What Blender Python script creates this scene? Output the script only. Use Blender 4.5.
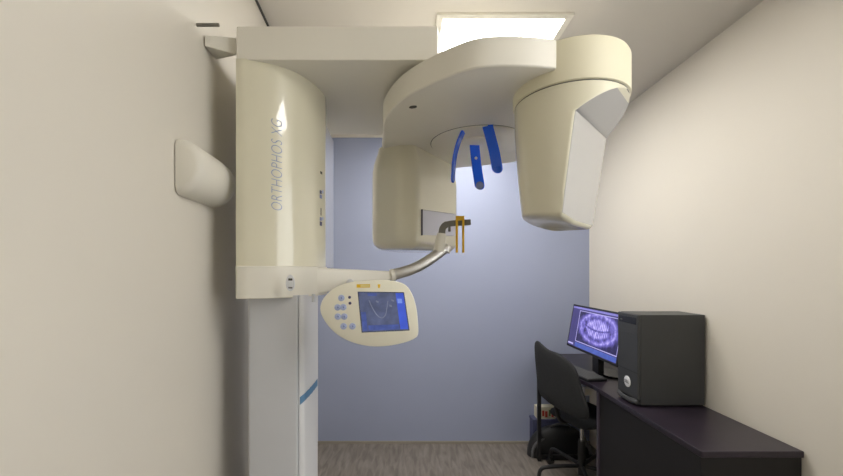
import bpy, bmesh, math, random
from mathutils import Vector, Matrix
random.seed(4)
for o in list(bpy.data.objects): bpy.data.objects.remove(o)
S = bpy.context.scene
C = S.collection

# ------------------------------------------------------------------ camera
EYE = 1.44; F = 380.0; U0 = 410.0; V0 = 272.0
cd = bpy.data.cameras.new('camera'); cam = bpy.data.objects.new('camera', cd); C.objects.link(cam)
cam.location = (0, 0, EYE); cam.rotation_euler = (math.pi/2, 0, 0)
cd.sensor_fit = 'HORIZONTAL'; cd.sensor_width = 36.0; cd.lens = F/843*36
cd.shift_x = (421.5-U0)/843; cd.shift_y = (V0-238)/843
cd.clip_start = 0.02
S.camera = cam
# ------------------------------------------------------------------ world, exposure
w = bpy.data.worlds.new('world'); S.world = w; w.use_nodes = True
w.node_tree.nodes['Background'].inputs[0].default_value = (0.8, 0.85, 1, 1)
w.node_tree.nodes['Background'].inputs[1].default_value = 0.3
S.view_settings.view_transform = 'Standard'; S.view_settings.look = 'None'
S.view_settings.gamma = 1; S.view_settings.use_curve_mapping = False
S.view_settings.exposure = 0.37
PANEL_POWER = 11.0

# ------------------------------------------------------------------ materials
def lin(c):
    return tuple(((v/255)/12.92 if v/255 <= 0.04045 else ((v/255+0.055)/1.055)**2.4) for v in c)
def mat(name, rgb, rough=0.5, metal=0.0, var=0.03, scale=6.0, bump=0.0, bscale=200.0, coat=0.0, emit=None, estr=0.0, trans=0.0, spec=0.5):
    m = bpy.data.materials.new(name); m.use_nodes = True
    nt = m.node_tree; b = nt.nodes['Principled BSDF']
    b.inputs['Roughness'].default_value = rough; b.inputs['Metallic'].default_value = metal
    b.inputs['Coat Weight'].default_value = coat; b.inputs['Coat Roughness'].default_value = 0.06
    b.inputs['Transmission Weight'].default_value = trans
    b.inputs['Specular IOR Level'].default_value = spec
    col = lin(rgb)
    tc = nt.nodes.new('ShaderNodeTexCoord')
    n = nt.nodes.new('ShaderNodeTexNoise'); n.inputs['Scale'].default_value = scale; n.inputs['Detail'].default_value = 4
    nt.links.new(tc.outputs['Object'], n.inputs['Vector'])
    r = nt.nodes.new('ShaderNodeValToRGB')
    r.color_ramp.elements[0].position = 0.3; r.color_ramp.elements[1].position = 0.7
    r.color_ramp.elements[0].color = tuple(c*(1-var) for c in col)+(1,)
    r.color_ramp.elements[1].color = tuple(min(1, c*(1+var)) for c in col)+(1,)
    nt.links.new(n.outputs['Fac'], r.inputs['Fac']); nt.links.new(r.outputs['Color'], b.inputs['Base Color'])
    if bump:
        n2 = nt.nodes.new('ShaderNodeTexNoise'); n2.inputs['Scale'].default_value = bscale
        nt.links.new(tc.outputs['Object'], n2.inputs['Vector'])
        bp = nt.nodes.new('ShaderNodeBump'); bp.inputs['Strength'].default_value = bump; bp.inputs['Distance'].default_value = 0.002
        nt.links.new(n2.outputs['Fac'], bp.inputs['Height']); nt.links.new(bp.outputs['Normal'], b.inputs['Normal'])
    if emit:
        b.inputs['Emission Color'].default_value = lin(emit)+(1,); b.inputs['Emission Strength'].default_value = estr
    return m

M = {}
M['cream'] = mat('cream_gloss', (222, 217, 194), 0.3, var=0.01, coat=1.0)
M['tube'] = mat('tube_gloss', (222, 217, 194), 0.25, var=0.01, coat=0.6)
M['insert'] = mat('glossy_grey_insert', (180, 179, 178), 0.1, var=0.01, coat=1.0)
M['collar'] = mat('collar_satin', (224, 218, 192), 0.55, var=0.01)
M['ivory'] = mat('ivory_satin', (229, 225, 213), 0.42, var=0.01)
M['white'] = mat('white_plastic', (222, 223, 226), 0.4, var=0.01)
M['grey_white'] = mat('column_white', (205, 207, 212), 0.38, var=0.01)
M['window'] = mat('window_pale', (206, 207, 220), 0.3, var=0.01)
M['greyline'] = mat('grey_edge', (96, 96, 110), 0.5)
M['sheen'] = mat('side_gloss', (216, 218, 226), 0.12, var=0.01, coat=0.5)
M['darkline'] = mat('dark_gap', (70, 68, 62), 0.7)
M['wall_blue'] = mat('wall_blue_paint', (158, 166, 192), 0.55, var=0.02, scale=1.5, bump=0.06, bscale=120)
M['wall_cream'] = mat('wall_cream_paint', (224, 218, 206), 0.6, var=0.015, scale=2, bump=0.06, bscale=120)
M['ceil'] = mat('ceiling_paint', (212, 207, 198), 0.8, var=0.01, scale=2)
M['trimw'] = mat('trim_white', (226, 222, 212), 0.5)
M['base'] = mat('baseboard_taupe', (150, 144, 132), 0.5)
M['black'] = mat('black_plastic', (30, 30, 32), 0.45, var=0.1, scale=30)
M['black_gloss'] = mat('black_gloss', (20, 20, 22), 0.25)
M['black_fabric'] = mat('black_fabric', (30, 31, 33), 0.85, var=0.15, scale=60, bump=0.4, bscale=500)
M['bag'] = mat('bag_nylon', (28, 29, 31), 0.5, var=0.2, scale=25, bump=0.4, bscale=60)
M['bag_band'] = mat('bag_band', (84, 84, 86), 0.6, var=0.15, scale=40)
M['tower_grey'] = mat('tower_grey', (56, 57, 58), 0.45, var=0.05)
M['desk'] = mat('desk_dark', (41, 34, 44), 0.32, var=0.2, scale=12)
M['desk_edge'] = mat('desk_edge', (76, 68, 80), 0.4, var=0.1)
M['desk_panel'] = mat('desk_panel', (15, 12, 14), 0.6, var=0.2, scale=10)
M['chrome'] = mat('chrome', (205, 205, 205), 0.2, metal=1.0, var=0.02)
M['steel'] = mat('brushed_steel', (214, 212, 208), 0.42, metal=1.0, var=0.05, scale=40)
M['dark_steel'] = mat('dark_steel', (120, 118, 110), 0.45, metal=0.4, var=0.05)
M['gold'] = mat('amber_plastic', (226, 178, 34), 0.35, var=0.05)
M['blue'] = mat('blue_translucent', (34, 104, 255), 0.22, var=0.08, scale=12, coat=0.4)
M['blue_band'] = mat('blue_stripe', (92, 134, 172), 0.4)
M['blue_box'] = mat('blue_box', (74, 78, 110), 0.6, var=0.1)
M['letter'] = mat('letter_blue', (146, 160, 190), 0.4)
M['button_blue'] = mat('button_blue', (168, 180, 214), 0.4, var=0.2, scale=300)
M['button_dark'] = mat('button_dark', (60, 60, 100), 0.4)
M['yellow'] = mat('yellow_print', (232, 190, 40), 0.5)
M['pale_print'] = mat('pale_print', (232, 216, 140), 0.5)
M['pad'] = mat('grey_pad', (120, 132, 170), 0.5)
M['red'] = mat('red_print', (176, 66, 54), 0.6)
M['green'] = mat('green_print', (96, 122, 70), 0.6)
M['carton'] = mat('carton_white', (206, 200, 180), 0.7, var=0.06, scale=30)
M['lamp'] = mat('lamp_diffuser', (255, 255, 255), 0.5, emit=(255, 252, 246), estr=PANEL_POWER)
M['pane'] = mat('daylit_pane', (235, 240, 245), 0.3, emit=(248, 250, 252), estr=2.1)
M['panel_ivory'] = mat('panel_ivory', (232, 228, 210), 0.4, var=0.01)
M['button_mark'] = mat('button_mark', (120, 130, 178), 0.4)
M['keys'] = mat('key_grey', (92, 92, 93), 0.5)

def floor_mat():
    m = bpy.data.materials.new('floor_wood'); m.use_nodes = True
    nt = m.node_tree; b = nt.nodes['Principled BSDF']; b.inputs['Roughness'].default_value = 0.42
    tc = nt.nodes.new('ShaderNodeTexCoord'); mp = nt.nodes.new('ShaderNodeMapping'); mp.inputs['Scale'].default_value = (9, 1.6, 1)
    n = nt.nodes.new('ShaderNodeTexNoise'); n.inputs['Scale'].default_value = 3.5; n.inputs['Detail'].default_value = 8; n.inputs['Distortion'].default_value = 0.6
    r = nt.nodes.new('ShaderNodeValToRGB')
    r.color_ramp.elements[0].position = 0.3; r.color_ramp.elements[0].color = lin((104, 96, 90))+(1,)
    r.color_ramp.elements[1].position = 0.72; r.color_ramp.elements[1].color = lin((144, 136, 127))+(1,)
    nt.links.new(tc.outputs['Object'], mp.inputs['Vector']); nt.links.new(mp.outputs['Vector'], n.inputs['Vector'])
    nt.links.new(n.outputs['Fac'], r.inputs['Fac']); nt.links.new(r.outputs['Color'], b.inputs['Base Color'])
    bp = nt.nodes.new('ShaderNodeBump'); bp.inputs['Strength'].default_value = 0.08
    nt.links.new(n.outputs['Fac'], bp.inputs['Height']); nt.links.new(bp.outputs['Normal'], b.inputs['Normal'])
    return m
M['floor'] = floor_mat()

# ------------------------------------------------------------------ mesh helpers
def W(x, y, Y):
    """point seen at photo pixel (x, y) standing at depth Y from the camera"""
    return Vector(((x-U0)/F*Y, Y, EYE+(V0-y)/F*Y))
def XY(x, Y): return ((x-U0)/F*Y, Y)
def wloc(o):
    v = Vector((0, 0, 0))
    while o is not None:
        v += o.location; o = o.parent
    return v
def tag(o, label=None, cat=None, group=None, kind=None):
    if label: o['label'] = label
    if cat: o['category'] = cat
    if group: o['group'] = group
    if kind: o['kind'] = kind
    return o
def empty(name, loc, label, cat, group=None):
    o = bpy.data.objects.new(name, None); C.objects.link(o); o.location = loc; o.empty_display_size = 0.05
    return tag(o, label, cat, group)
def link(name, bm, m, parent=None, bevel=0.0, seg=2, smooth=35, label=None, keep_origin=None):
    """bmesh in world coordinates -> one object with its origin at its own centre"""
    bmesh.ops.remove_doubles(bm, verts=bm.verts, dist=1e-6)
    bmesh.ops.recalc_face_normals(bm, faces=bm.faces)
    lo = Vector((1e9,)*3); hi = -lo
    for v in bm.verts:
        for i in range(3): lo[i] = min(lo[i], v.co[i]); hi[i] = max(hi[i], v.co[i])
    c = (lo+hi)/2
    for v in bm.verts: v.co -= c
    me = bpy.data.meshes.new(name); bm.to_mesh(me); bm.free()
    for p in me.polygons: p.use_smooth = True
    me.set_sharp_from_angle(angle=math.radians(smooth))
    ms = m if isinstance(m, (list, tuple)) else [m]
    for k in ms: me.materials.append(M[k] if isinstance(k, str) else k)
    o = bpy.data.objects.new(name, me); C.objects.link(o)
    if parent is not None:
        o.parent = parent; o.location = c-wloc(parent)
    else: o.location = c
    if bevel:
        md = o.modifiers.new('bevel', 'BEVEL'); md.width = bevel; md.segments = seg; md.limit_method = 'ANGLE'; md.angle_limit = math.radians(40)
        md.harden_normals = True
    if label: o['label'] = label
    return o
def poly_face(bm, pts):
    return bm.faces.new([bm.verts.new(p) for p in pts])
def add_loft(bm, rings, cap=True, closed=True):
    vs = [[bm.verts.new(p) for p in r] for r in rings]
    n = len(vs[0])
    for a, b in zip(vs[:-1], vs[1:]):
        for i in range(n if closed else n-1):
            j = (i+1) % n
            bm.faces.new((a[i], a[j], b[j], b[i]))
    if cap:
        bm.faces.new(vs[0]); bm.faces.new(list(reversed(vs[-1])))
def add_prism(bm, poly, z0, z1):
    add_loft(bm, [[(p[0], p[1], z0) for p in poly], [(p[0], p[1], z1) for p in poly]])
def add_box(bm, x0, x1, y0, y1, z0, z1, T=None):
    ps = [Vector(p) for p in ((x0, y0, z0), (x1, y0, z0), (x1, y1, z0), (x0, y1, z0), (x0, y0, z1), (x1, y0, z1), (x1, y1, z1), (x0, y1, z1))]
    if T: ps = [T @ p for p in ps]
    v = [bm.verts.new(p) for p in ps]
    for f in ((0, 3, 2, 1), (4, 5, 6, 7), (0, 1, 5, 4), (1, 2, 6, 5), (2, 3, 7, 6), (3, 0, 4, 7)):
        bm.faces.new([v[i] for i in f])
def add_tube(bm, pts, rad, n=12, cap=True):
    pts = [Vector(p) for p in pts]
    rs = rad if isinstance(rad, (list, tuple)) else [rad]*len(pts)
    rings = []; up = None
    for i, p in enumerate(pts):
        t = (pts[min(i+1, len(pts)-1)]-pts[max(i-1, 0)]).normalized()
        if up is None:
            up = Vector((0, 0, 1)) if abs(t.z) < 0.9 else Vector((0, 1, 0))
        a = t.cross(up).normalized(); b = a.cross(t).normalized(); up = b
        rings.append([p+rs[i]*(math.cos(2*math.pi*k/n)*a+math.sin(2*math.pi*k/n)*b) for k in range(n)])
    add_loft(bm, rings, cap)
def catmull(pts, n=6, closed=False):
    P = [Vector(p) for p in pts]; out = []
    m = len(P)
    for i in range(m if closed else m-1):
        if closed: a, b, c, d = P[i-1], P[i], P[(i+1) % m], P[(i+2) % m]
        else: a, b, c, d = P[max(i-1, 0)], P[i], P[i+1], P[min(i+2, m-1)]
        for k in range(n):
            t = k/n
            out.append(0.5*((2*b)+(c-a)*t+(2*a-5*b+4*c-d)*t*t+(3*b-a-3*c+d)*t**3))
    if not closed: out.append(P[-1])
    return out
def fillet(pts, n=6):
    """polygon [(x, y, r)] with its corners rounded"""
    out = []; m = len(pts)
    for i in range(m):
        p = Vector(pts[i][:2]); r = pts[i][2]
        a = Vector(pts[i-1][:2]); b = Vector(pts[(i+1) % m][:2])
        if r <= 0: out.append(p); continue
        u = (a-p).normalized(); v = (b-p).normalized()
        ang = math.acos(max(-1, min(1, u.dot(v))))
        d = min(r/math.tan(ang/2), 0.49*(a-p).length, 0.49*(b-p).length)
        p0 = p+u*d; p1 = p+v*d
        for k in range(n+1):
            t = k/n
            out.append((1-t)**2*p0+2*t*(1-t)*p+t*t*p1)
    return out
def offset(poly, d):
    """shrink (d>0) a closed plan polygon towards its inside"""
    m = len(poly); A = sum(poly[i][0]*poly[(i+1) % m][1]-poly[(i+1) % m][0]*poly[i][1] for i in range(m))
    sg = 1 if A > 0 else -1; out = []
    for i in range(m):
        a, p, b = Vector(poly[i-1][:2]), Vector(poly[i][:2]), Vector(poly[(i+1) % m][:2])
        t = (b-a); t = t.normalized() if t.length > 1e-9 else Vector((1, 0))
        out.append(p+sg*d*Vector((-t.y, t.x)))
    return out
def disc_ring(cx, cy, r, z, n=48): return [(cx+r*math.cos(2*math.pi*k/n), cy+r*math.sin(2*math.pi*k/n), z) for k in range(n)]
def B(): return bmesh.new()
def box(name, m, parent, x0, x1, y0, y1, z0, z1, bevel=0.0, T=None, label=None, seg=2):
    bm = B(); add_box(bm, x0, x1, y0, y1, z0, z1, T); return link(name, bm, m, parent, bevel, seg, label=label)
def prism(name, m, parent, poly, z0, z1, bevel=0.0, label=None, seg=3, smooth=35):
    bm = B(); add_prism(bm, poly, z0, z1); return link(name, bm, m, parent, bevel, seg, smooth, label)
def tube(name, m, parent, pts, rad, n=12, label=None):
    bm = B(); add_tube(bm, pts, rad, n); return link(name, bm, m, parent, label=label)

# ------------------------------------------------------------------ the room
H = 2.60; YB = 3.20; YF = -1.7; XR = 1.51
def lw(Y): return -0.655-0.075*(Y-1.6)          # left wall plan line
def struct(o, label): o['kind'] = 'structure'; o['label'] = label; return o
struct(box('floor', 'floor', None, -1.0, XR+0.1, YF-0.1, YB+0.1, -0.05, 0), 'grey-brown wood grain floor')
struct(box('ceiling', 'ceil', None, -1.0, XR+0.1, YF-0.1, YB+0.1, H, H+0.05), 'plain off-white ceiling')
struct(box('wall_back', 'wall_blue', None, -1.0, XR+0.1, YB, YB+0.1, 0, H), 'dusty blue painted end wall')
struct(box('wall_right', 'wall_cream', None, XR, XR+0.1, YF, YB, 0, H), 'cream painted wall behind the desk')
struct(prism('wall_left', 'wall_cream', None, [(lw(YF), YF), (lw(YB), YB), (-1.0, YB), (-1.0, YF)], 0, H), 'cream painted wall beside the column')
struct(box('wall_front', 'wall_cream', None, -1.0, XR+0.1, YF-0.1, YF, 0, H), 'cream painted wall')
struct(box('baseboard_back', 'base', None, lw(YB), XR, YB-0.012, YB, 0, 0.018), 'thin taupe skirting strip under the blue wall')
struct(box('trim_1', 'trimw', None, lw(YB), XR, YB-0.015, YB, H-0.03, H, 0.003), 'thin white strip above the blue wall')
bm = B()
p0 = Vector((lw(YF), YF)); p1 = Vector((lw(YB), YB))
add_prism(bm, [(p0.x, p0.y), (p1.x, p1.y), (p1.x+0.006, p1.y), (p0.x+0.006, p0.y)], H-0.012, H)
struct(link('trim_2', bm, 'darkline'), 'thin dark joint between cream wall and ceiling')

# window in the right-hand wall, nearer the front of the room
wy0, wy1, wz0, wz1 = -0.55, 0.85, 0.95, 2.15
win = box('window_1', 'pane', None, XR-0.012, XR-0.002, wy0, wy1, wz0, wz1); struct(win, 'frosted daylit window in the cream wall')
for a0, a1, b0, b1 in ((wy0-.05, wy1+.05, wz1, wz1+.05), (wy0-.05, wy1+.05, wz0-.05, wz0), (wy0-.05, wy0, wz0, wz1), (wy1, wy1+.05, wz0, wz1), ((wy0+wy1)/2-.025, (wy0+wy1)/2+.025, wz0, wz1)):
    box('window_frame', 'trimw', win, XR-0.03, XR-0.001, a0, a1, b0, b1, 0.003)
box('window_sill', 'trimw', win, XR-0.08, XR-0.001, wy0-.07, wy1+.07, wz0-.075, wz0-.05, 0.004)

def light_panel(x0, y0, wx, wy, label):
    t = empty('ceiling_light', (x0+wx/2, y0+wy/2, H), label, 'light', 'ceiling light panels')
    bm = B(); b = 0.03
    ro = [(x0-b, y0-b), (x0+wx+b, y0-b), (x0+wx+b, y0+wy+b), (x0-b, y0+wy+b)]
    ri = [(x0, y0), (x0+wx, y0), (x0+wx, y0+wy), (x0, y0+wy)]
    def r(q, z): return [(p[0], p[1], z) for p in q]
    add_loft(bm, [r(ro, H-0.001), r(ro, H-0.012), r(ri, H-0.012), r(ri, H-0.001)], cap=False)
    link('frame', bm, 'ivory', t, 0.002)
    box('diffuser', 'lamp', t, x0+0.001, x0+wx-0.001, y0+0.001, y0+wy-0.001, H-0.008, H-0.001)
light_panel(0.15, 1.727, 0.555, 1.16, 'bright white ceiling light panel above the rotating arm')
light_panel(0.84, -0.10, 0.555, 0.58, 'bright square ceiling light panel in front of the machine')

# ------------------------------------------------------------------ the X-ray machine
mach = empty('panoramic_xray_machine', (-0.43, 1.32, 0), 'cream dental panoramic X-ray machine with column, top arm and two hanging heads', 'x-ray machine')
ZB0, ZB1 = 2.076, 2.178                       # top arm slab
YF0 = 1.14                                    # front plane of column and slab
XL = -0.522
# plan of the curved column cover, front-left round to the right-hand back edge
prof = [Vector(p) for p in ((XL, YF0), (-0.486, 1.1405), (-0.428, 1.160), (-0.385, 1.190), (-0.350, 1.232), (-0.322, 1.295), (-0.3075, 1.36), (-0.3065, 1.385))]
cprof = [Vector((p.x, p.y)) for p in catmull([(p.x, p.y, 0) for p in prof], 8)]
cover_plan = [(p.x, p.y) for p in cprof]+[(-0.32, 1.46), (XL, 1.46)]

# lower column
lc = prism('column_front', 'grey_white', mach, fillet([(-0.513, 1.20, 0.012), (-0.3545, 1.20, 0.006), (-0.3545, 1.40, 0), (-0.513, 1.40, 0)], 4), 0, 1.366, label='pale grey-white lower column front')
sidep = fillet([(-0.3535, 1.203, 0.004), (-0.338, 1.215, 0.02), (-0.327, 1.34, 0.03), (-0.352, 1.45, 0.01), (-0.3535, 1.45, 0)], 4)
ls = prism('column_side', 'white', mach, sidep, 0, 1.366, label='glossier white lower column side')
prism('foot_plate', 'grey_white', mach, fillet([(-0.56, 1.15, 0.02), (-0.29, 1.15, 0.02), (-0.29, 1.5, 0.02), (-0.56, 1.5, 0.02)], 4), 0, 0.02, 0.003)
# blue swoosh on the column side, wrapped just proud of it
bm = B(); rows = []
for k in range(14):
    t = k/13
    q = None
    x = 298.6+(317.4-298.6)*t; yc = 401.5-19.5*t**1.25; hw = 4.0-0.5*t
    # side surface from (-.3535,1.203) bending to (-.327,1.34)
    s = (x-U0)/F
    best = min(((abs(p.x/p.y-s), p) for p in [Vector(sidep[i]).lerp(Vector(sidep[(i+1) % len(sidep)]), j/20) for i in range(len(sidep)-1) for j in range(20)] if p.x > -0.3534 and p.y < 1.345), key=lambda e: e[0])[1]
    pt = Vector((best.x+0.0012, best.y-0.0008))
    za = EYE+(V0-(yc-hw))/F*pt.y; zb = EYE+(V0-(yc+hw))/F*pt.y
    rows.append((Vector((pt.x, pt.y, za)), Vector((pt.x, pt.y, zb))))
for a, b in zip(rows[:-1], rows[1:]):
    poly_face(bm, [a[0], b[0], b[1], a[1]])
link('blue_stripe', bm, 'blue_band', ls, label='curved blue stripe')

# upper cover
cov = prism('column_cover', 'cream', mach, cover_plan, 1.452, ZB0+0.004, label='glossy cream curved column cover', smooth=30)
# groove line under cover is the gap to the carriage; the carriage body
body = [(p.x, p.y) for p in [Vector(q) for q in cprof]]
car_plan = [Vector(q) for q in offset(cover_plan, -0.004)]
car_plan = [(max(p.x, XL-0.001), p.y) for p in car_plan]
car = prism('carriage', 'ivory', mach, car_plan, 1.359, 1.4585, 0.006, 'ivory carriage body under the cover', seg=3)
# arm from the carriage towards the patient side
sec = []
for t in [i/14 for i in range(15)]:
    X = -0.36+(-0.066+0.36)*t; Yc = 1.365+0.065*math.sin(t*math.pi/2)
    zt = 1.4555+(1.4425-1.4555)*t; zb = 1.362+(1.4115-1.362)*t
    hw = 0.06*(1-t)+0.017
    ring = fillet([(-hw, zb, 0.008), (hw, zb, 0.008), (hw, zt, 0.008), (-hw, zt, 0.008)], 4)
    sec.append([(X+q[0]*-0.35, Yc+q[0], q[1]) for q in ring])
bm = B(); add_loft(bm, sec); link('support_arm', bm, 'ivory', mach, label='tapering ivory arm carrying the chin support')
# latch on the carriage front
la_c = W(290.3, 283, YF0-0.005)
def oval(cx, cz, rx, rz, y, n=24, p=2.0):
    return [(cx+rx*math.copysign(abs(math.cos(a))**(2/p), math.cos(a)), y, cz+rz*math.copysign(abs(math.sin(a))**(2/p), math.sin(a))) for a in [2*math.pi*k/n for k in range(n)]]
fy = YF0-0.004
bm = B(); add_loft(bm, [oval(la_c.x, la_c.z, .0135, .0245, fy+.002), oval(la_c.x, la_c.z, .0135, .0245, fy-.0015), oval(la_c.x, la_c.z, .0105, .021, fy-.002), oval(la_c.x, la_c.z, .0095, .0205, fy-.0008)])
lt = link('latch', bm, 'white', mach, label='small oval white latch')
box('latch_slot', 'darkline', lt, la_c.x-.0065, la_c.x+.0065, fy-.0012, fy+.001, la_c.z+.007, la_c.z+.014, 0.001)
box('latch_slot', 'darkline', lt, la_c.x-.0065, la_c.x+.0065, fy-.0012, fy+.001, la_c.z-.0165, la_c.z-.0125, 0.001)
box('latch_slider', 'white', lt, la_c.x-.007, la_c.x+.007, fy-.0035, fy+.001, la_c.z-.011, la_c.z+.005, 0.0012)

# glossy side strip of the column behind the cover's right edge
prism('side_strip', 'sheen', mach, [(-0.330, 1.39), (-0.3095, 1.39), (-0.3180, 1.58), (-0.336, 1.58)], 1.456, 1.985, 0.002, 'glossy white strip on the column side')
prism('rear_spine', 'grey_white', mach, [(XL, 1.40), (-0.36, 1.40), (-0.40, 1.62), (XL, 1.62)], 0.02, ZB0, 0.004)
prism('edge_gap', 'greyline', mach, [(-0.330, 1.3855), (-0.3068, 1.3855), (-0.3074, 1.392), (-0.330, 1.392)], 1.454, 1.99)
# small printed marks near the cover's right edge
def cover_pt(px, out=0.001):
    s = (px-U0)/F
    best = None
    for i in range(len(cprof)-1):
        for j in range(12):
            p = cprof[i].lerp(cprof[i+1], j/12); e = abs(p.x/p.y-s)
            if best is None or e < best[0]:
                t = (cprof[i+1]-cprof[i]).normalized(); best = (e, p, Vector((t.y, -t.x)))
    return best[1]+best[2]*out, best[2]
def cover_patch(name, m, pxs, y0, y1):
    a, na = cover_pt(pxs[0]); b, nb = cover_pt(pxs[1])
    bm = B(); ya = a.y
    za, zb = EYE+(V0-y0)/F*ya, EYE+(V0-y1)/F*ya
    add_loft(bm, [[(a.x, a.y, za), (b.x, b.y, za), (b.x, b.y, zb), (a.x, a.y, zb)], [(a.x-na.x*.002, a.y-na.y*.002, za), (b.x-nb.x*.002, b.y-nb.y*.002, za), (b.x-nb.x*.002, b.y-nb.y*.002, zb), (a.x-na.x*.002, a.y-na.y*.002, zb)]])
    link(name, bm, m, cov)
for a, b, y0, y1, mm in ((320.3, 322, 171, 173.5, 'darkline'), (319.8, 321.4, 190, 193.5, 'button_dark'), (322, 323.2, 190, 193, 'button_blue'), (319.8, 321.8, 194.3, 198, 'button_mark'), (320.6, 321.2, 208, 215.5, 'darkline'),
                         (319.8, 321.4, 217, 220.5, 'button_mark'), (322, 323.2, 217, 220, 'button_blue'), (319.8, 321.8, 221.3, 225.5, 'button_dark')):
    cover_patch('printed_mark', mm, (a, b), y0, y1)
# lettering that runs up the cover
fc = bpy.data.curves.new('lettering_curve', 'FONT'); fc.body = 'ORTHOPHOS XG'; fc.size = 1.0; fc.shear = 0.18; fc.space_character = 1.04; fc.offset = -0.018
fo = bpy.data.objects.new('lettering_source', fc); C.objects.link(fo)
dg = bpy.context.evaluated_depsgraph_get(); fm = bpy.data.meshes.new_from_object(fo.evaluated_get(dg))
bpy.data.objects.remove(fo); bpy.data.curves.remove(fc)
xs = [v.co.x for v in fm.vertices]; ys = [v.co.y for v in fm.vertices]
x0, x1 = min(xs), max(xs); y0, y1 = min(ys), max(ys)
for v in fm.vertices:
    tx = (v.co.x-x0)/(x1-x0); ty = (v.co.y-y0)/(y1-y0)
    p, nn = cover_pt(282.0-10.8*ty, 0.0011)
    v.co = Vector((p.x, p.y, EYE+(V0-(210.5-90.5*tx))/F*1.175))
bm = B(); bm.from_mesh(fm); bpy.data.meshes.remove(fm)
link('lettering', bm, 'letter', cov, label='pale blue lettering running up the cover')

# top arm slab, carried round to the rotation centre
RC = Vector((0.283, 1.59))
slab = [(XL, YF0, 0.006), (0.083, YF0, 0.004), (0.112, 1.29, 0.05), (0.40, 1.45, 0.12), (0.42, 1.70, 0.15), (0.2, 1.80, 0.15), (-0.2, 1.76, 0.05), (XL, 1.76, 0.02)]
prism('top_arm', 'ivory', mach, fillet(slab, 5), ZB0, ZB1, 0.005, 'broad flat ivory top arm')
bm = B(); add_loft(bm, [disc_ring(RC.x, RC.y, 0.12, 2.05), disc_ring(RC.x, RC.y, 0.12, ZB0+0.01)]); link('pivot', bm, 'ivory', mach)

# rotating arm plate
ZC0, ZC1 = 1.98, 2.06
front = catmull([(p[0], p[1], 0) for p in ((0.390, 1.010), (0.290, 0.996), (0.185, 1.0025), (0.110, 1.047), (0.0295, 1.122), (-0.0383, 1.2144), (-0.0932, 1.362), (-0.105, 1.52), (-0.114, 1.63), (-0.125, 1.73), (-0.133, 1.83), (-0.12, 1.94), (-0.02, 2.02), (0.10, 2.03), (0.249, 1.973), (0.400, 1.92), (0.515, 1.865), (0.585, 1.76), (0.60, 1.60), (0.585, 1.40), (0.55, 1.26), (0.50, 1.17))], 5)
plate = [(p.x, p.y) for p in front]+[(0.41, 1.12), (0.398, 1.05)]
rot = prism('rotating_arm', 'ivory', mach, plate, ZC0, ZC1, 0.006, 'sweeping curved ivory arm joining the two heads', seg=3, smooth=30)
# ring disc round the rotation centre, seen from below
bm = B(); add_loft(bm, [disc_ring(RC.x, RC.y, 0.197, ZC0+0.01, 64), disc_ring(RC.x, RC.y, 0.197, ZC0-0.0005, 64)]); link('hub_gap', bm, 'darkline', rot)
bm = B(); add_loft(bm, [disc_ring(RC.x, RC.y, 0.1945, ZC0+0.01, 64), disc_ring(RC.x, RC.y, 0.1945, ZC0-0.003, 64), disc_ring(RC.x, RC.y, 0.190, ZC0-0.0055, 64)]); hub = link('hub_disc', bm, 'ivory', rot, smooth=50)
# slot under the arm
sp = W(413, 107, 1.243)
bm = B(); add_loft(bm, [[(sp.x+0.013*math.cos(a)*0.95+0.004*math.sin(a), sp.y+0.009*math.sin(a)-0.006*math.cos(a), z) for a in [2*math.pi*k/20 for k in range(20)]] for z in (ZC0+0.002, ZC0-0.001)]); link('slot', bm, 'darkline', rot, label='small dark slot')

# sensor head
sen = fillet([(-0.174, 1.80, 0.06), (-0.167, 1.665, 0.09), (-0.045, 1.585, 0.09), (0.036, 1.592, 0.05), (0.236, 1.905, 0.025), (0.18, 2.02, 0.05), (-0.09, 2.0, 0.08)], 7)
secs = [(0.028, ZC0+0.01), (0.024, 1.968), (0.014, 1.940), (0.006, 1.915), (0.001, 1.885), (0.0, 1.85), (0.0, 1.70), (0.0, 1.60), (0.002, 1.577), (0.007, 1.563), (0.024, 1.547), (0.045, 1.540)]
bm = B(); add_loft(bm, [[(p[0], p[1], z) for p in offset(sen, d)] for d, z in secs])
sh = link('sensor_head', bm, 'cream', mach, smooth=40, label='tall rounded cream sensor head')
bm = B(); add_loft(bm, [[(0.0+0.035*math.cos(a), 1.70+0.012*math.sin(a), z) for a in [2*math.pi*k/20 for k in range(20)]] for z in (1.544, 1.539)]); link('bottom_slot', bm, 'darkline', sh)
# pale window panel low on the face that looks at the patient
a = Vector((0.048, 1.611)); b = Vector((0.222, 1.883)); t = (b-a).normalized(); nrm = Vector((t.y, -t.x))
za0, za1 = 1.44+37*a.y/F, 1.44+62*a.y/F
zb0, zb1 = 1.44+36*b.y/F*1.0, 1.44+57.5*b.y/F
def fp(p, z, d): return (p.x+nrm.x*d, p.y+nrm.y*d, z)
bm = B(); add_loft(bm, [[fp(a, za0, 0), fp(b, zb0, 0), fp(b, zb1, 0), fp(a, za1, 0)], [fp(a, za0, .006), fp(b, zb0, .006), fp(b, zb1, .006), fp(a, za1, .006)]])
sw = link('sensor_window', bm, 'window', sh, 0.0015, label='pale glossy window panel')
bm = B(); c2 = a-t*0.002; add_loft(bm, [[fp(c2, za0-.002, -.002), fp(a, za0-.002, -.002), fp(a, za1+.002, -.002), fp(c2, za1+.002, -.002)], [fp(c2, za0-.002, .0075), fp(a, za0-.002, .0075), fp(a, za1+.002, .0075), fp(c2, za1+.002, .0075)]])
link('window_edge', bm, 'greyline', sh)
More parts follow.
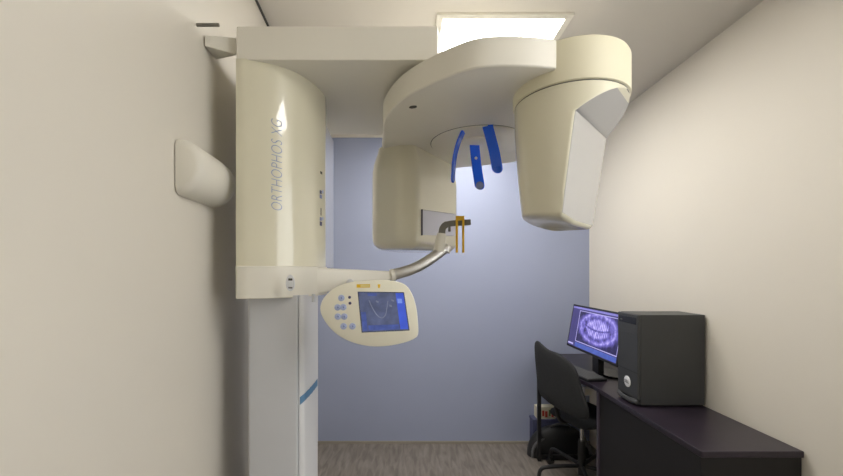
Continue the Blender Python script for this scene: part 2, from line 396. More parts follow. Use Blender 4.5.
bm = B(); add_loft(bm, [[fp(a, za1, -.002), fp(b, zb1, -.002), fp(b, zb1+.001, -.002), fp(a, za1+.001, -.002)], [fp(a, za1, .0065), fp(b, zb1, .0065), fp(b, zb1+.001, .0065), fp(a, za1+.001, .0065)]])
link('window_edge', bm, 'greyline', sh)

# tube head: round collar and tapering body with one flat cut side
TC = Vector((0.4816, 1.151)); RT = 0.164
bm = B(); add_loft(bm, [disc_ring(TC.x, TC.y, r, z, 72) for r, z in ((RT-.004, 1.944), (RT, 1.947), (RT, 2.052), (RT-.003, 2.059), (RT-.01, 2.062))])
th = link('tube_head', bm, 'collar', mach, smooth=50, label='cream tube head hanging from a round collar')
bm = B(); add_loft(bm, [disc_ring(TC.x, TC.y, RT-0.0045, 1.938, 72), disc_ring(TC.x, TC.y, RT-0.0045, 1.95, 72)]); link('collar_gap', bm, 'darkline', th)
n = Vector((0.747, -0.665)); tt = Vector((0.665, 0.747))
def tube_section(r, d, z, rise):
    d = min(d, r*0.9995); ph = math.acos(d/r); out = []
    NA, NC = 84, 22
    for k in range(NA+1):                                   # round side
        an = ph+(2*math.pi-2*ph)*k/NA; out.append((r*math.cos(an), r*math.sin(an)))
    b0 = -r*math.sin(ph)
    for k in range(1, NC): out.append((d, b0-2*b0*k/NC))     # cut side
    res = []
    for a, b in out:
        p = TC+n*a+tt*b
        res.append((p.x, p.y, z+rise*max(0.0, -(p.x-TC.x)/0.16)))
    return res
lv = [(1.941, .1600, .1599)]
for k in range(9):                                          # scooped chamfer under the collar
    t = k/8; lv.append((1.936-0.070*t, .160-.0015*t, .157-.092*t))
lv += [(1.858, .1582, .0638), (1.80, .155, .0555), (1.72, .1495, .045), (1.65, .1435, .035), (1.605, .139, .029), (1.59, .1375, .027), (1.583, .134, .024), (1.578, .125, .016)]
secs = [tube_section(r, d, z, 0.032*(1.0-min(1.0, max(0.0, (z-1.578)/0.18)))) for z, r, d in lv]
bm = B(); add_loft(bm, secs); tb = link('tube_body', bm, 'tube', th, 0.0, 2, 75, label='tapering cream tube body with a scooped flat side')

# grey glossy panel that covers the flat cut side
def cut_row(r, d, z):
    h_ = math.sqrt(max(1e-8, r*r-d*d)); row = []
    for k in range(23):
        p = TC+n*(d+0.0015)+tt*(-h_+2*h_*k/22)*0.985; row.append((p.x, p.y, z+0.032*(1.0-min(1.0, max(0.0, (z-1.578)/0.18)))*max(0.0, -(p.x-TC.x)/0.16)))
    return row
def cut_back(row): return [(x-n.x*0.004, y-n.y*0.004, z) for x, y, z in row]
for nm, part in (('scoop_panel', lv[2:10]), ('flat_panel', lv[9:16])):
    rows = [cut_row(r, d, z) for z, r, d in part]
    bm = B(); add_loft(bm, [ro+list(reversed(cut_back(ro))) for ro in rows])
    link(nm, bm, 'insert', th, smooth=50, label='glossy pale grey panel on the cut side')
# blue temple and forehead supports
def prong(pts, wdir, wid, thick, m='blue'):
    """flat bowed strip with a round tip; pts run from root to tip"""
    P = catmull(pts, 5); rings = []
    wd = Vector(wdir).normalized(); L = len(P)
    tot = sum((P[i+1]-P[i]).length for i in range(L-1)); acc = 0
    rows = []
    for i, p in enumerate(P):
        if i: acc += (P[i]-P[i-1]).length
        rows.append((p, (P[min(i+1, L-1)]-P[max(i-1, 0)]).normalized(), wid/2))
    e = rows[-1]
    for k in range(1, 7):
        an = k/6*math.pi/2*0.97
        rows.append((e[0]+e[1]*math.sin(an)*wid/2, e[1], wid/2*math.cos(an)))
    for p, tg, hw in rows:
        td = tg.cross(wd).normalized()
        rings.append([p-wd*hw-td*thick/2, p+wd*hw-td*thick/2, p+wd*hw+td*thick/2, p-wd*hw+td*thick/2])
    bm = B(); add_loft(bm, rings); return bm
pl = prong([W(464, 130, 1.45), W(458, 144, 1.455), W(454.3, 160, 1.46), W(453, 178, 1.465)], (0.34, 0.94, 0), 0.036, 0.008)
link('temple_support', pl, 'blue', mach, 0.0015, label='blue curved temple support seen edge-on')
pc = prong([W(474.3, 142, 1.57), W(475.4, 155, 1.568), W(477.2, 170, 1.565), W(479.6, 185, 1.56)], (1, 0.1, 0), 0.040, 0.007)
fs = link('forehead_support', pc, 'blue', mach, 0.0015, label='blue forehead support with a grey tip')
pr = prong([W(487.0, 124, 1.40), W(490.8, 138, 1.395), W(494.3, 152, 1.39), W(497.2, 168, 1.385)], (0.95, -0.3, 0), 0.039, 0.007)
ts = link('temple_support', pr, 'blue', mach, 0.0015, label='blue curved temple support turned towards the front')
def dot(name, m, parent, c, r, th_=0.003, n=18):
    bm = B(); add_loft(bm, [[(c.x+q*r*math.cos(2*math.pi*k/n), c.y+y, c.z+q*r*math.sin(2*math.pi*k/n)) for k in range(n)] for q, y in ((1, th_), (1, 0), (0.7, -th_*0.5))])
    return link(name, bm, m, parent)
dot('screw', 'white', fs, W(476, 158, 1.562), 0.006, 0.004)
dot('tip_pad', 'pad', fs, W(479.8, 185.5, 1.5545), 0.0165, 0.004)
dot('tip_pad', 'blue', ts, W(497.6, 169, 1.379), 0.013, 0.004)
bm = B(); add_loft(bm, [disc_ring(0.262, 1.55, .06, ZC0, 32), disc_ring(0.262, 1.55, .06, ZC0-.012, 32), disc_ring(0.262, 1.55, .05, ZC0-.017, 32)]); link('support_boss', bm, 'ivory', mach, smooth=60)

# chin support: steel tube, joint, dark bracket, amber bite frame
ch = tube('chin_support', 'steel', mach, catmull([W(391, 275.2, 1.425), W(403, 272.2, 1.43), W(416, 267.5, 1.44), (W(430, 259.5, 1.455)), W(442, 250.5, 1.47), W(445, 248, 1.475)], 6), 0.0205, 20, 'curved brushed steel chin support tube')
bm = B(); add_tube(bm, [W(444.5, 251.5, 1.475), W(446.3, 246.5, 1.478), W(446.8, 245.5, 1.479)], [0.0225, 0.0225, 0.017], 18); link('tube_end', bm, 'steel', ch)
bm = B(); add_tube(bm, [W(390.5, 275.4, 1.424), W(394.5, 274.6, 1.427)], [0.0225, 0.0225], 20); link('ferrule', bm, 'ivory', ch)
bm = B(); add_tube(bm, [W(439.6, 252, 1.47), W(440.5, 243, 1.47), W(441.6, 233.5, 1.47)], [0.0255, 0.022, 0.0175], 20); link('joint', bm, 'ivory', ch, label='tapered ivory joint')
bm = B()
rr = []
for p, hx in zip(catmull([W(441.8, 235, 1.47), W(442.4, 229, 1.47), W(445.2, 225.4, 1.47), W(451, 223.6, 1.47), W(460, 223.0, 1.47), W(470.5, 222.3, 1.47)], 4), range(99)): rr.append(p)
secs = []
for i, p in enumerate(rr):
    tg = (rr[min(i+1, len(rr)-1)]-rr[max(i-1, 0)]).normalized(); a = tg.cross(Vector((0, 1, 0))).normalized(); hz = 0.0125 if i < 10 else 0.0105; hy = 0.012
    secs.append([p-a*hz+Vector((0, -hy, 0)), p+a*hz+Vector((0, -hy, 0)), p+a*hz+Vector((0, hy, 0)), p-a*hz+Vector((0, hy, 0))])
add_loft(bm, secs); br = link('bracket', bm, 'dark_steel', ch, 0.002, label='dark grey bracket')
bm = B(); add_tube(bm, [W(449.5, 225, 1.465), W(449.5, 231.5, 1.465)], 0.005, 10); link('peg', bm, 'dark_steel', br)
for px in (456.8, 463.2):
    c = W(px, 234.5, 1.452); z1 = W(px, 216.2, 1.452).z; z0 = W(px, 252.8, 1.452).z
    box('bite_rod', 'gold', br, c.x-.0042, c.x+.0042, c.y-.004, c.y+.004, z0, z1, 0.001, label='amber upright rod')
c0 = W(455.7, 216, 1.452); c1 = W(464.3, 220.4, 1.452)
box('bite_bar', 'gold', br, c0.x, c1.x, 1.447, 1.457, c1.z, c0.z, 0.001, label='amber cross bar')

# control panel
YP = 1.085
outl = [(320, 311), (322, 300.5), (329, 292), (340, 285.2), (356, 281.2), (375, 280), (392, 280.8), (404.5, 284.5), (411.5, 293), (416, 306), (418, 322), (418.2, 334), (414.5, 338.8), (404, 343), (388, 346.2), (370, 346.6), (352, 342.6), (337, 334.8), (326, 323.5)]
sp_ = catmull([W(x, y, YP) for x, y in outl], 4, True)
ctr = W(372, 313, YP)
def scaled(f, y): return [((p.x-ctr.x)*f+ctr.x, y, (p.z-ctr.z)*f+ctr.z) for p in sp_]
bm = B(); add_loft(bm, [scaled(.90, YP+.034), scaled(.985, YP+.026), scaled(1.0, YP+.016), scaled(1.0, YP+.005), scaled(.992, YP+.001), scaled(.975, YP)])
cp = link('control_panel', bm, 'panel_ivory', mach, smooth=50, label='egg-shaped cream control panel with small screen')
bm = B(); add_tube(bm, [W(350, 303, YP+.03), Vector((-0.185, 1.20, 1.368)), Vector((-0.215, 1.36, 1.402))], 0.014, 12); link('panel_bracket', bm, 'grey_white', cp)
bm = B(); add_tube(bm, [W(313.5, 294, 1.22), W(313.5, 302, 1.22)], 0.006, 10); link('panel_stop', bm, 'grey_white', cp)

def screen_mat(name, rgb, e=1.0, var=0.2, scale=30):
    m = mat(name, (12, 12, 20), 0.2)
    nt = m.node_tree; b = nt.nodes['Principled BSDF']
    tc = nt.nodes.new('ShaderNodeTexCoord'); n_ = nt.nodes.new('ShaderNodeTexNoise'); n_.inputs['Scale'].default_value = scale; n_.inputs['Detail'].default_value = 3
    r = nt.nodes.new('ShaderNodeValToRGB'); col = lin(rgb)
    r.color_ramp.elements[0].position = .3; r.color_ramp.elements[1].position = .7
    r.color_ramp.elements[0].color = tuple(c*(1-var) for c in col)+(1,); r.color_ramp.elements[1].color = tuple(c*(1+var) for c in col)+(1,)
    nt.links.new(tc.outputs['Object'], n_.inputs['Vector']); nt.links.new(n_.outputs['Fac'], r.inputs['Fac']); nt.links.new(r.outputs['Color'], b.inputs['Emission Color'])
    b.inputs['Emission Strength'].default_value = e
    return m
M['lcd'] = screen_mat('lcd_grey_blue', (84, 92, 122), .7, .3)
M['lcd_blue'] = screen_mat('lcd_blue', (62, 88, 200), .75, .15)
M['lcd_mid'] = screen_mat('lcd_mid_blue', (70, 86, 150), .7, .25, 60)
M['lcd_white'] = screen_mat('lcd_white', (120, 146, 225), .75, .05)
M['lcd_line'] = screen_mat('lcd_line', (118, 122, 142), .7, .2)
def quad(name, m, parent, pts, th_=0.0008):
    """thin plate; pts in order, extruded away from the viewer side"""
    P = [Vector(p) for p in pts]; nn = (P[1]-P[0]).cross(P[2]-P[0]).normalized()
    bm = B(); add_loft(bm, [P, [p+nn*th_ for p in P]]); return link(name, bm, m, parent)
def pq(pts, y): return [W(a, b, y) for a, b in pts]
YS = YP-0.0005
TL, TR, BR, BL = (358.2, 292.2), (403.6, 292.8), (409.0, 330.0), (362.2, 332.0)
def sc(u, v):
    a = Vector(TL).lerp(Vector(TR), u); b = Vector(BL).lerp(Vector(BR), u); q = a.lerp(b, v); return (q.x, q.y)
bz = quad('screen_bezel', 'black_gloss', cp, pq([sc(-.012, -.015), sc(1.012, -.015), sc(1.012, 1.015), sc(-.012, 1.015)], YS), 0.002)
scr = quad('screen', 'lcd', cp, pq([sc(0, 0), sc(1, 0), sc(1, 1), sc(0, 1)], YS-.0003), 0.001); scr['label'] = 'small blue lit screen'
quad('screen_column', 'lcd_blue', scr, pq([sc(.82, .01), sc(.99, .01), sc(.99, .97), sc(.82, .97)], YS-.0009), 0.0004)
quad('screen_icon', 'lcd_white', scr, pq([sc(.84, .16), sc(.94, .16), sc(.94, .28), sc(.84, .28)], YS-.0014), 0.0004)
quad('screen_bar', 'lcd_mid', scr, pq([sc(.02, .5), sc(.12, .5), sc(.12, .97), sc(.02, .97)], YS-.0009), 0.0004)
quad('screen_bar', 'lcd_mid', scr, pq([sc(.14, .84), sc(.8, .84), sc(.8, .97), sc(.14, .97)], YS-.0009), 0.0004)
quad('screen_bar', 'lcd_mid', scr, pq([sc(.2, .02), sc(.4, .02), sc(.4, .09), sc(.2, .09)], YS-.0009), 0.0004)
cur = catmull([W(*sc(u, v), YS-.0012) for u, v in ((.22, .20), (.27, .38), (.35, .57), (.45, .66), (.54, .58), (.59, .40), (.63, .22))], 6)
tube('jaw_outline', 'lcd_line', scr, cur, 0.0013, 6)
for u, v in ((.40, .23), (.68, .34), (.74, .20)):
    quad('screen_mark', 'lcd_line', scr, pq([sc(u-.03, v-.03), sc(u+.03, v), sc(u+.02, v+.04), sc(u-.03, v+.02)], YS-.0012), 0.0004)
for x, y, mm in ((341.3, 298, 'button_blue'), (349.6, 297.3, 'button_dark'), (350, 303.2, 'button_dark'), (337.6, 307.4, 'button_blue'), (343.3, 307.2, 'button_blue'), (337.8, 316.6, 'button_blue'), (344.2, 316.6, 'button_blue'), (343.5, 326.3, 'button_blue'), (352.4, 326.3, 'button_blue')):
    r_ = 0.0092 if mm == 'button_blue' else 0.0042
    bt = dot('button', mm, cp, W(x, y, YP-.001), r_, 0.002)
    if mm == 'button_blue': dot('button_mark', 'button_mark', bt, W(x+.3, y, YP-.0022), 0.0024, 0.001)
quad('badge', 'yellow', cp, pq([(356.6, 284.3), (370, 284.1), (370, 287.5), (356.6, 287.7)], YS), 0.001)
quad('badge', 'pale_print', cp, pq([(360.5, 284.8), (369.4, 284.7), (369.4, 286.9), (360.5, 287.0)], YS-.0004), 0.0012)
quad('badge', 'yellow', cp, pq([(377.6, 284.3), (380.4, 284.3), (379.8, 288), (378.2, 288)], YS), 0.001)

# half-round arm housing that runs along the left wall beside the column, and the bar above it
bm = B(); secs = []
for Y, f in ((0.98, .70), (0.985, .9), (1.0, 1.0), (1.10, 1.0), (1.17, 1.0), (1.205, .97), (1.222, .88), (1.23, .74)):
    cx = lw(Y)+0.003; cz = 1.716
    secs.append([(cx+0.070*f*math.sin(math.pi*k/16), Y, cz+0.074*f*math.cos(math.pi*k/16)) for k in range(17)])
add_loft(bm, secs); link('arm_housing', bm, 'ivory', mach, smooth=60, label='rounded cream housing between column and cream wall')
bm = B(); add_loft(bm, [[W(236.5, 38, 1.17), W(236.5, 55, 1.17), W(236.5, 55, 1.25), W(236.5, 40, 1.25)], [(lw(1.14)+.003, 1.14, W(205, 34.8, 1.14).z), (lw(1.14)+.003, 1.14, W(205, 45.5, 1.14).z), (lw(1.2)+.003, 1.22, W(205, 45.5, 1.14).z), (lw(1.2)+.003, 1.22, W(205, 34.8, 1.14).z)]])
link('side_bar', bm, 'ivory', mach, 0.003, label='cream bar tying the top arm to the wall')

# dark peg on the left wall
bm = B(); yy = 1.10
pz = W(208, 25, yy).z
add_tube(bm, [(lw(yy)-.0, yy, pz), (W(219, 25, yy).x, yy, pz)], 0.0048, 12)
pg = link('wall_peg', bm, 'dark_steel'); tag(pg, 'small dark metal peg high on the cream wall beside the top arm', 'peg')

# ------------------------------------------------------------------ desk
ZD = 0.755
desk = empty('office_desk', (1.25, 2.3, 0), 'dark wood desk with slim legs standing along the cream wall', 'desk')
dk = fillet([(0.972, 2.93, 0.01), (1.055, 2.55, 0.15), (1.107, 2.30, 0.15), (1.112, 1.45, 0.01), (XR-0.005, 1.45, 0), (XR-0.005, 3.185, 0), (1.058, 3.185, 0.02)], 5)
prism('desktop', 'desk', desk, dk, ZD-0.025, ZD, 0.003, 'dark violet-brown desktop')
def sqleg(x, y, hw=0.013): return box('leg', 'black', desk, x-hw, x+hw, y-hw, y+hw, 0, ZD-0.025, 0.002, label='slim black leg')
sqleg(0.985, 2.90); sqleg(1.485, 2.75)
for z in (0.03,): box('foot_rail', 'black', desk, 0.99, 1.40, 2.892, 2.908, 0.02, 0.045, 0.002)
prism('end_panel', 'desk_edge', desk, [(1.108, 2.235), (1.108, 2.258), (XR-.01, 2.258), (XR-.01, 2.235)], 0, ZD-0.025, 0.001, 'dark panel beside the knee space')
prism('cabinet_front', 'desk_panel', desk, [(1.118, 1.47), (1.118, 2.235), (1.136, 2.235), (1.136, 1.47)], 0.0, ZD-0.025, 0.001, 'black front of the desk pedestal')
prism('end_panel', 'desk_panel', desk, [(1.115, 1.455), (1.115, 1.47), (XR-.01, 1.47), (XR-.01, 1.455)], 0, ZD-0.025, 0.001)

# computer tower
tw = empty('computer_tower', (1.32, 2.02, ZD), 'black desktop computer tower with round badge, standing on the desk', 'computer')
Y0t, Y1t, X0t, X1t, Zt = 1.93, 2.115, 1.156, 1.50, 1.222
box('case', 'tower_grey', tw, X0t+0.015, X1t, Y0t, Y1t, ZD+0.006, Zt, 0.004)
fr = box('front_panel', 'tower_grey', tw, X0t, X0t+0.016, Y0t-0.001, Y1t+0.001, ZD+0.03, Zt-0.001, 0.006, label='dark grey front panel')
box('drive_bay', 'black_gloss', fr, X0t-0.0015, X0t+0.004, Y0t+0.012, Y1t-0.012, Zt-0.052, Zt-0.018, 0.001)
box('eject_button', 'bag_band', fr, X0t-0.003, X0t+0.003, Y1t-0.05, Y1t-0.028, Zt-0.042, Zt-0.034, 0.001)
box('drive_bay', 'tower_grey', fr, X0t-0.001, X0t+0.004, Y0t+0.012, Y1t-0.012, Zt-0.102, Zt-0.06, 0.001)
box('panel_seam', 'black', fr, X0t-0.0006, X0t+0.004, Y0t, Y1t, ZD+0.166, ZD+0.170)
def xdisc(name, m, parent, x, y, z, r, th_, n=28):
    bm = B(); add_loft(bm, [[(x+d, y+q*r*math.cos(2*math.pi*k/n), z+q*r*math.sin(2*math.pi*k/n)) for k in range(n)] for q, d in ((1, th_), (1, 0), (.85, -.001))])
    return link(name, bm, m, parent)
lz = 1.44-109.5/F*2.015; ly = 2.02
lg = xdisc('round_badge', 'white', fr, X0t-0.002, ly, lz, 0.029, 0.004); lg['label'] = 'round silver badge'
xdisc('badge_field', 'white', lg, X0t-0.0032, ly, lz, 0.023, 0.001)
# letters of the badge
fc = bpy.data.curves.new('badge_curve', 'FONT'); fc.body = 'DELL'; fc.size = 1; fc.align_x = 'CENTER'; fc.align_y = 'CENTER'; fc.offset = 0.02
fo = bpy.data.objects.new('badge_source', fc); C.objects.link(fo); dg = bpy.context.evaluated_depsgraph_get(); fm = bpy.data.meshes.new_from_object(fo.evaluated_get(dg)); bpy.data.objects.remove(fo); bpy.data.curves.remove(fc)
xs = [v.co.x for v in fm.vertices]; ys = [v.co.y for v in fm.vertices]
cx_, cy_ = (min(xs)+max(xs))/2, (min(ys)+max(ys))/2; wx_, wy_ = max(xs)-min(xs), max(ys)-min(ys)
for v in fm.vertices:
    v.co = Vector((X0t-0.0048, ly-(v.co.x-cx_)/wx_*0.038, lz+(v.co.y-cy_)/wy_*0.015))
bm = B(); bm.from_mesh(fm); bpy.data.meshes.remove(fm); link('badge_letters', bm, 'tower_grey', lg)
# curved silver-black foot trim
tube('foot_trim', 'tower_grey', tw, catmull([(X0t+.004, Y1t-.003, ZD+.02), (X0t-.006, Y1t-.04, ZD+.018), (X0t-.008, (Y0t+Y1t)/2, ZD+.018), (X0t-.006, Y0t+.04, ZD+.018), (X0t+.004, Y0t+.003, ZD+.02)], 5), 0.011, 10)
tube('foot_trim', 'bag_band', tw, catmull([(X0t+.002, Y1t-.008, ZD+.033), (X0t-.010, Y1t-.045, ZD+.030), (X0t-.012, (Y0t+Y1t)/2, ZD+.029), (X0t-.010, Y0t+.045, ZD+.030), (X0t+.002, Y0t+.008, ZD+.033)], 5), 0.0035, 8)
for yy in (Y0t+.03, Y1t-.03): box('rubber_foot', 'black', tw, X1t-.05, X1t-.03, yy-.01, yy+.01, ZD, ZD+.008)

# monitor: plane runs in depth, top leaning towards the wall
mon = empty('computer_monitor', (1.36, 2.55, ZD), 'black flat monitor showing a violet panoramic dental X-ray', 'monitor')
mTL = W(573.5, 304, 2.85); mBL = W(566.5, 345, 2.83)
dirR = Vector((0.015, -0.66, 0))
mTR = mTL+dirR; mBR = mBL+dirR
nx = (mTR-mTL).cross(mBL-mTL).normalized()
if nx.x > 0: nx = -nx                      # towards the room
def ms(u, v, d=0.0):
    return mTL.lerp(mTR, u).lerp(mBL.lerp(mBR, u), v)+nx*d
def mslab(name, m, parent, u0, u1, v0, v1, d0, d1, bevel=0.0, label=None):
    bm = B(); add_loft(bm, [[ms(u0, v0, d0), ms(u1, v0, d0), ms(u1, v1, d0), ms(u0, v1, d0)], [ms(u0, v0, d1), ms(u1, v0, d1), ms(u1, v1, d1), ms(u0, v1, d1)]])
    return link(name, bm, m, parent, bevel, label=label)
mslab('housing', 'black', mon, 0, 1, 0, 1, -0.03, 0, 0.004)
def xray_mat():
    m = mat('screen_xray', (10, 10, 18), 0.25); nt = m.node_tree; b = nt.nodes['Principled BSDF']
    L = nt.links.new
    tc = nt.nodes.new('ShaderNodeTexCoord'); sp = nt.nodes.new('ShaderNodeSeparateXYZ'); L(tc.outputs['Object'], sp.inputs[0])
    def mth(op, a, b_=None, c=None):
        k = nt.nodes.new('ShaderNodeMath'); k.operation = op
        for i, q in enumerate((a, b_, c)):
            if q is None: continue
            if isinstance(q, (int, float)): k.inputs[i].default_value = q
            else: L(q, k.inputs[i])
        return k.outputs[0]
    y, z = sp.outputs['Y'], sp.outputs['Z']
    # jaw arch: distance in an ellipse that opens upward
    yy = mth('DIVIDE', y, 0.225); zz = mth('DIVIDE', mth('ADD', z, -0.012), 0.095)
    rad = mth('SQRT', mth('ADD', mth('MULTIPLY', yy, yy), mth('MULTIPLY', zz, zz)))
    ring = mth('SUBTRACT', 1.0, mth('MINIMUM', mth('MULTIPLY', mth('ABSOLUTE', mth('SUBTRACT', rad, 0.95)), 4.0), 1.0))
    inner = mth('SUBTRACT', 1.0, mth('MINIMUM', mth('MAXIMUM', mth('MULTIPLY', mth('SUBTRACT', rad, 0.55), 5.0), 0.0), 1.0))
    # teeth: vertical waves broken by a dark bite line
    teeth = mth('ADD', mth('MULTIPLY', mth('SINE', mth('MULTIPLY', y, 290.0)), 0.22), 0.62)
    bite = mth('MINIMUM', mth('MULTIPLY', mth('ABSOLUTE', mth('ADD', z, mth('ADD', mth('MULTIPLY', mth('MULTIPLY', y, y), -0.8), 0.0))), 110.0), 1.0)
    tv = mth('MULTIPLY', mth('MULTIPLY', teeth, bite), inner)
    n_ = nt.nodes.new('ShaderNodeTexNoise'); n_.inputs['Scale'].default_value = 38; n_.inputs['Detail'].default_value = 5; L(tc.outputs['Object'], n_.inputs['Vector'])
    nz = mth('MULTIPLY', mth('SUBTRACT', n_.outputs['Fac'], 0.36), 1.5)
    val = mth('ADD', mth('ADD', mth('MULTIPLY', ring, 0.45), mth('MULTIPLY', tv, 0.7)), mth('MULTIPLY', nz, 0.75))
    dark = mth('MINIMUM', mth('MAXIMUM', mth('MULTIPLY', mth('SUBTRACT', 1.32, rad), 3.0), 0.25), 1.0)
    val = mth('MULTIPLY', val, dark)
    r = nt.nodes.new('ShaderNodeValToRGB'); e = r.color_ramp.elements
    e[0].position = 0.02; e[0].color = lin((34, 30, 70))+(1,); e[1].position = 0.95; e[1].color = lin((206, 196, 252))+(1,)
    k = e.new(0.45); k.color = lin((112, 102, 190))+(1,)
    L(val, r.inputs['Fac']); L(r.outputs['Color'], b.inputs['Emission Color']); b.inputs['Emission Strength'].default_value = 0.95
    return m
M['xray'] = xray_mat()
M['ui_dark'] = screen_mat('ui_dark_violet', (62, 56, 110), .9, .1, 20)
M['ui_frame'] = screen_mat('ui_frame', (176, 170, 226), .9, .05)
M['ui_bar'] = screen_mat('ui_bar_blue', (70, 88, 168), .9, .2, 20)
M['ui_top'] = screen_mat('ui_top', (130, 124, 196), .9, .1)
ms_s = mslab('screen', 'ui_dark', mon, 0.022, 0.978, 0.035, 0.95, -0.001, 0.0006, label='lit violet screen')
mslab('title_bar', 'ui_top', ms_s, 0.024, 0.976, 0.045, 0.085, 0.0002, 0.0010)
mslab('picture_frame', 'ui_frame', ms_s, 0.185, 0.975, 0.115, 0.825, 0.0002, 0.0011)
mslab('xray_picture', 'xray', ms_s, 0.198, 0.970, 0.130, 0.808, 0.0004, 0.0016, label='panoramic tooth X-ray picture')
mslab('task_bar', 'ui_bar', ms_s, 0.19, 0.976, 0.845, 0.94, 0.0002, 0.0010)
mslab('side_bar_footer', 'ui_frame', ms_s, 0.03, 0.15, 0.885, 0.92, 0.0002, 0.0011)
cst = (mTL+mTR+mBL+mBR)/4
box('stand_neck', 'black', mon, cst.x+0.035, cst.x+0.075, 2.50, 2.585, ZD+0.012, cst.z+0.05, 0.005)
bm = B(); add_loft(bm, [[(1.345+0.09*math.cos(a), 2.545+0.125*math.sin(a), z) for a in [2*math.pi*k/36 for k in range(36)]] for z in (ZD, ZD+0.012)]); link('stand_base', bm, 'black_gloss', mon, 0.003)
box('stand_hinge', 'black', mon, cst.x+0.022, cst.x+0.05, 2.48, 2.605, cst.z-0.06, cst.z+0.06, 0.004)

# keyboard lying along the desk front
kb = empty('keyboard', (1.13, 2.56, ZD), 'dark grey computer keyboard lying on the desk before the monitor', 'keyboard')
ka = Matrix.Translation((1.135, 2.575, ZD)) @ Matrix.Rotation(math.radians(9), 4, 'Z')
bm = B(); add_box(bm, -0.068, 0.068, -0.21, 0.21, 0.0, 0.016, ka); link('keyboard_base', bm, 'black', kb, 0.004)
bm = B()
for i in range(6):
    for j in range(19):
        xk = -0.055+i*0.0215; yk = -0.198+j*0.0213
        if i == 0 and 6 <= j <= 12:
            if j == 6: add_box(bm, xk-.008, xk+.008, yk-.008, yk+.135, .016, .021, ka)
            continue
        add_box(bm, xk-.0085, xk+.0085, yk-.0085, yk+.0085, .016, .0215, ka)
kk = link('keys', bm, 'keys', kb); kk['kind'] = 'stuff'

# ------------------------------------------------------------------ office chair
A2 = Vector((0.88, 2.71)); B2 = Vector((1.03, 2.30)); dpl = (B2-A2); npl = Vector((0.939, 0.344))   # seat side normal
PB = Vector((1.165, 2.575))
chair = empty('office_chair', (PB.x, PB.y, 0), 'black swivel office chair with its back to the room, pulled up to the desk', 'chair')
def onplane(px, py):
    s = (px-U0)/F; t = (s*A2.y-A2.x)/(dpl.x-s*dpl.y); p = A2+dpl*t
    return t, EYE+(V0-py)/F*p.y
bo = [onplane(*q) for q in ((533.2, 345), (535.5, 340.8), (541, 344), (549, 349.3), (558, 352.5), (566, 357.5), (572.5, 364), (577, 373), (580, 385), (583.5, 398), (586.5, 410), (586, 418.5), (580.5, 419), (570, 413.5), (558, 406.5), (549, 400.5), (541.5, 394), (538.3, 384), (536, 368), (534.2, 356))]
bo = [(p.x, p.y) for p in catmull([(a, b, 0) for a, b in bo], 4, True)]
tm = sum(p[0] for p in bo)/len(bo); zm = sum(p[1] for p in bo)/len(bo)
def bpoint(t, z, d):
    bow = -0.03*(1-((t-0.55)/0.55)**2)               # sides bend towards the sitter
    p = A2+dpl*t+npl*(d+bow*1.0+0.05*(max(0, z-0.75))**1.3)
    return (p.x, p.y, z)
bm = B()
rings = []
for f, d in ((.02, -.004), (.35, -.004), (.7, -.003), (.93, -.001), (.985, .004), (1.0, .012), (.985, .022), (.93, .028), (.6, .032), (.3, .032), (.02, .032)):
    rings.append([bpoint(tm+(p[0]-tm)*f, zm+(p[1]-zm)*f, d) for p in bo])
add_loft(bm, rings); link('backrest', bm, 'black_fabric', chair, smooth=60, label='black curved backrest')
def cw(a, b, z): # chair local: a along facing (towards desk), b along width
    p = PB+npl*a+Vector((-npl.y, npl.x))*b; return Vector((p.x, p.y, z))
st = fillet([(-0.17, -0.19, 0.08), (0.21, -0.21, 0.08), (0.21, 0.21, 0.08), (-0.17, 0.15, 0.08)], 6)
bm = B(); add_loft(bm, [[cw(q[0], q[1], z) for q in offset(st, d)] for d, z in ((.03, .452), (.004, .458), (0, .468), (.004, .482), (.02, .492), (.06, .496))]); link('seat', bm, 'black_fabric', chair, smooth=60, label='black padded seat')
tube('back_bar', 'black', chair, catmull([cw(-.21, 0, .62), cw(-.215, 0, .54), cw(-.18, 0, .46), cw(-.10, 0, .445), cw(0, 0, .445)], 5), 0.014, 10)
tube('gas_lift', 'chrome', chair, [cw(0, 0, .455), cw(0, 0, .26)], 0.013, 16, 'chrome gas lift')
tube('lift_sleeve', 'black', chair, [cw(0, 0, .30), cw(0, 0, .285), cw(0, 0, .07)], [0.022, 0.026, 0.026], 18)
for k in range(5):
    an = math.radians(184+72*k)
    d = Vector((math.cos(an), math.sin(an), 0)); c0 = Vector((PB.x, PB.y, 0))
    lgp = catmull([c0+d*.015+Vector((0, 0, .128)), c0+d*.14+Vector((0, 0, .130)), c0+d*.255+Vector((0, 0, .126)), c0+d*.285+Vector((0, 0, .112)), c0+d*.297+Vector((0, 0, .085)), c0+d*.30+Vector((0, 0, .055))], 5)
    leg = tube('leg', 'black', chair, lgp, 0.0125, 12, 'black bent tube leg')
    cc = c0+d*.30; sd = Vector((-d.y, d.x, 0))
    bm = B(); add_tube(bm, [cc+sd*-.02+Vector((0, 0, .027)), cc+sd*-.016+Vector((0, 0, .027)), cc+sd*.016+Vector((0, 0, .027)), cc+sd*.02+Vector((0, 0, .027))], [.02, .027, .027, .02], 18); link('caster', bm, 'black_gloss', leg)
    bm = B(); add_tube(bm, [cc+Vector((0, 0, .05)), cc+Vector((0, 0, .062))], .016, 12); link('caster_fork', bm, 'black', leg)

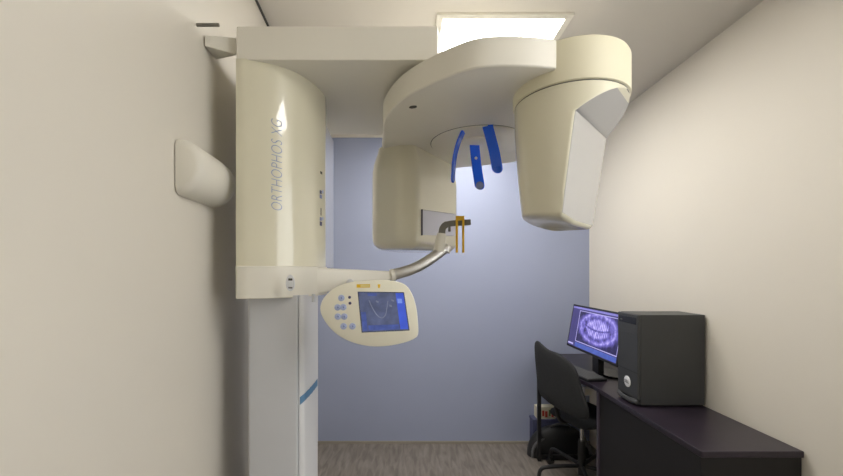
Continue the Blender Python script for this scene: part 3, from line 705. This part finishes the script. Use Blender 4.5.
# ------------------------------------------------------------------ things under the desk
# black bag: lying dome with a lighter welt
def dome(cx, cy, rx, ry, hz, n=32, m=10, p=2.6):
    rings = []
    for i in range(m+1):
        ph = i/m*math.pi/2*0.985; cr = math.cos(ph)**(2/2.4); z = hz*math.sin(ph)**(2/2.2)
        rings.append([(cx+rx*cr*math.copysign(abs(math.cos(a))**(2/p), math.cos(a)), cy+ry*cr*math.copysign(abs(math.sin(a))**(2/p), math.sin(a)), z) for a in [2*math.pi*k/n for k in range(n)]])
    return rings
bag = empty('black_bag', (1.18, 2.99, 0), 'black rounded nylon bag lying on the floor under the desk', 'bag')
bm = B(); add_loft(bm, dome(1.17, 2.995, 0.245, 0.085, 0.232)); link('bag_body', bm, 'bag', bag, smooth=70)
arch = [(1.17+0.232*math.cos(a), 2.907-0.006*math.sin(a), 0.005+0.185*max(0, math.sin(a))**0.8) for a in [math.pi*k/24 for k in range(25)]]
arch = [(1.17+0.225*math.cos(a), 2.93+0.02*math.sin(a), 0.012+0.155*max(0, math.sin(a))**0.7) for a in [math.pi*k/24 for k in range(25)]]
tube('bag_welt', 'bag_band', bag, arch, 0.012, 10, 'grey welt over the bag')
tube('bag_handle', 'bag_band', bag, catmull([(1.10, 2.98, .225), (1.13, 2.965, .25), (1.18, 2.96, .258), (1.23, 2.965, .25), (1.26, 2.98, .225)], 5), 0.006, 8)
# blue box and printed carton on it
bx_ = empty('storage_box', (1.11, 3.135, 0), 'dull blue storage box on the floor between bag and blue wall', 'box')
box('box_body', 'blue_box', bx_, 1.0, 1.24, 3.085, 3.178, 0, 0.225, 0.004)
box('box_lid', 'blue_box', bx_, 0.996, 1.244, 3.083, 3.182, 0.223, 0.243, 0.004)
ca = empty('printed_carton', (1.12, 3.13, 0.243), 'small white carton with red and green print on the blue box', 'carton')
box('carton_body', 'carton', ca, 1.035, 1.185, 3.095, 3.17, 0.243, 0.338, 0.002)
for i, (x, wd, mm) in enumerate(((1.048, .022, 'green'), (1.076, .018, 'red'), (1.100, .02, 'red'), (1.13, .016, 'green'), (1.152, .018, 'red'))):
    box('print_patch', mm, ca, x, x+wd, 3.0935, 3.0955, 0.258+0.008*(i % 2), 0.318-0.006*(i % 3))
cbl = []
for k in range(60):
    a = 2*math.pi*k/60*3.0
    cbl.append((1.222+(.045+.004*math.sin(a*.37))*math.cos(a), 3.035+.028*math.sin(a)+.02, 0.262+0.012*math.sin(a*1.3)+.0004*k))
tag(tube('white_cable', 'white', None, [(x-0.0, y+0.07, z) for x, y, z in cbl], 0.005, 8), 'coil of white cable lying beside the printed carton', 'cable')
# wall outlet near the corner
ot = empty('wall_outlet', (1.475, YB, 0.44), 'white socket box low on the blue wall under the desk', 'outlet')
c = W(588, 391, 3.19)
box('outlet_box', 'white', ot, c.x-.045, c.x+.035, YB-.03, YB, c.z-.035, c.z+.035, 0.004)
box('socket_face', 'ivory', ot, c.x-.035, c.x+.025, YB-.033, YB-.029, c.z-.025, c.z+.025, 0.001)
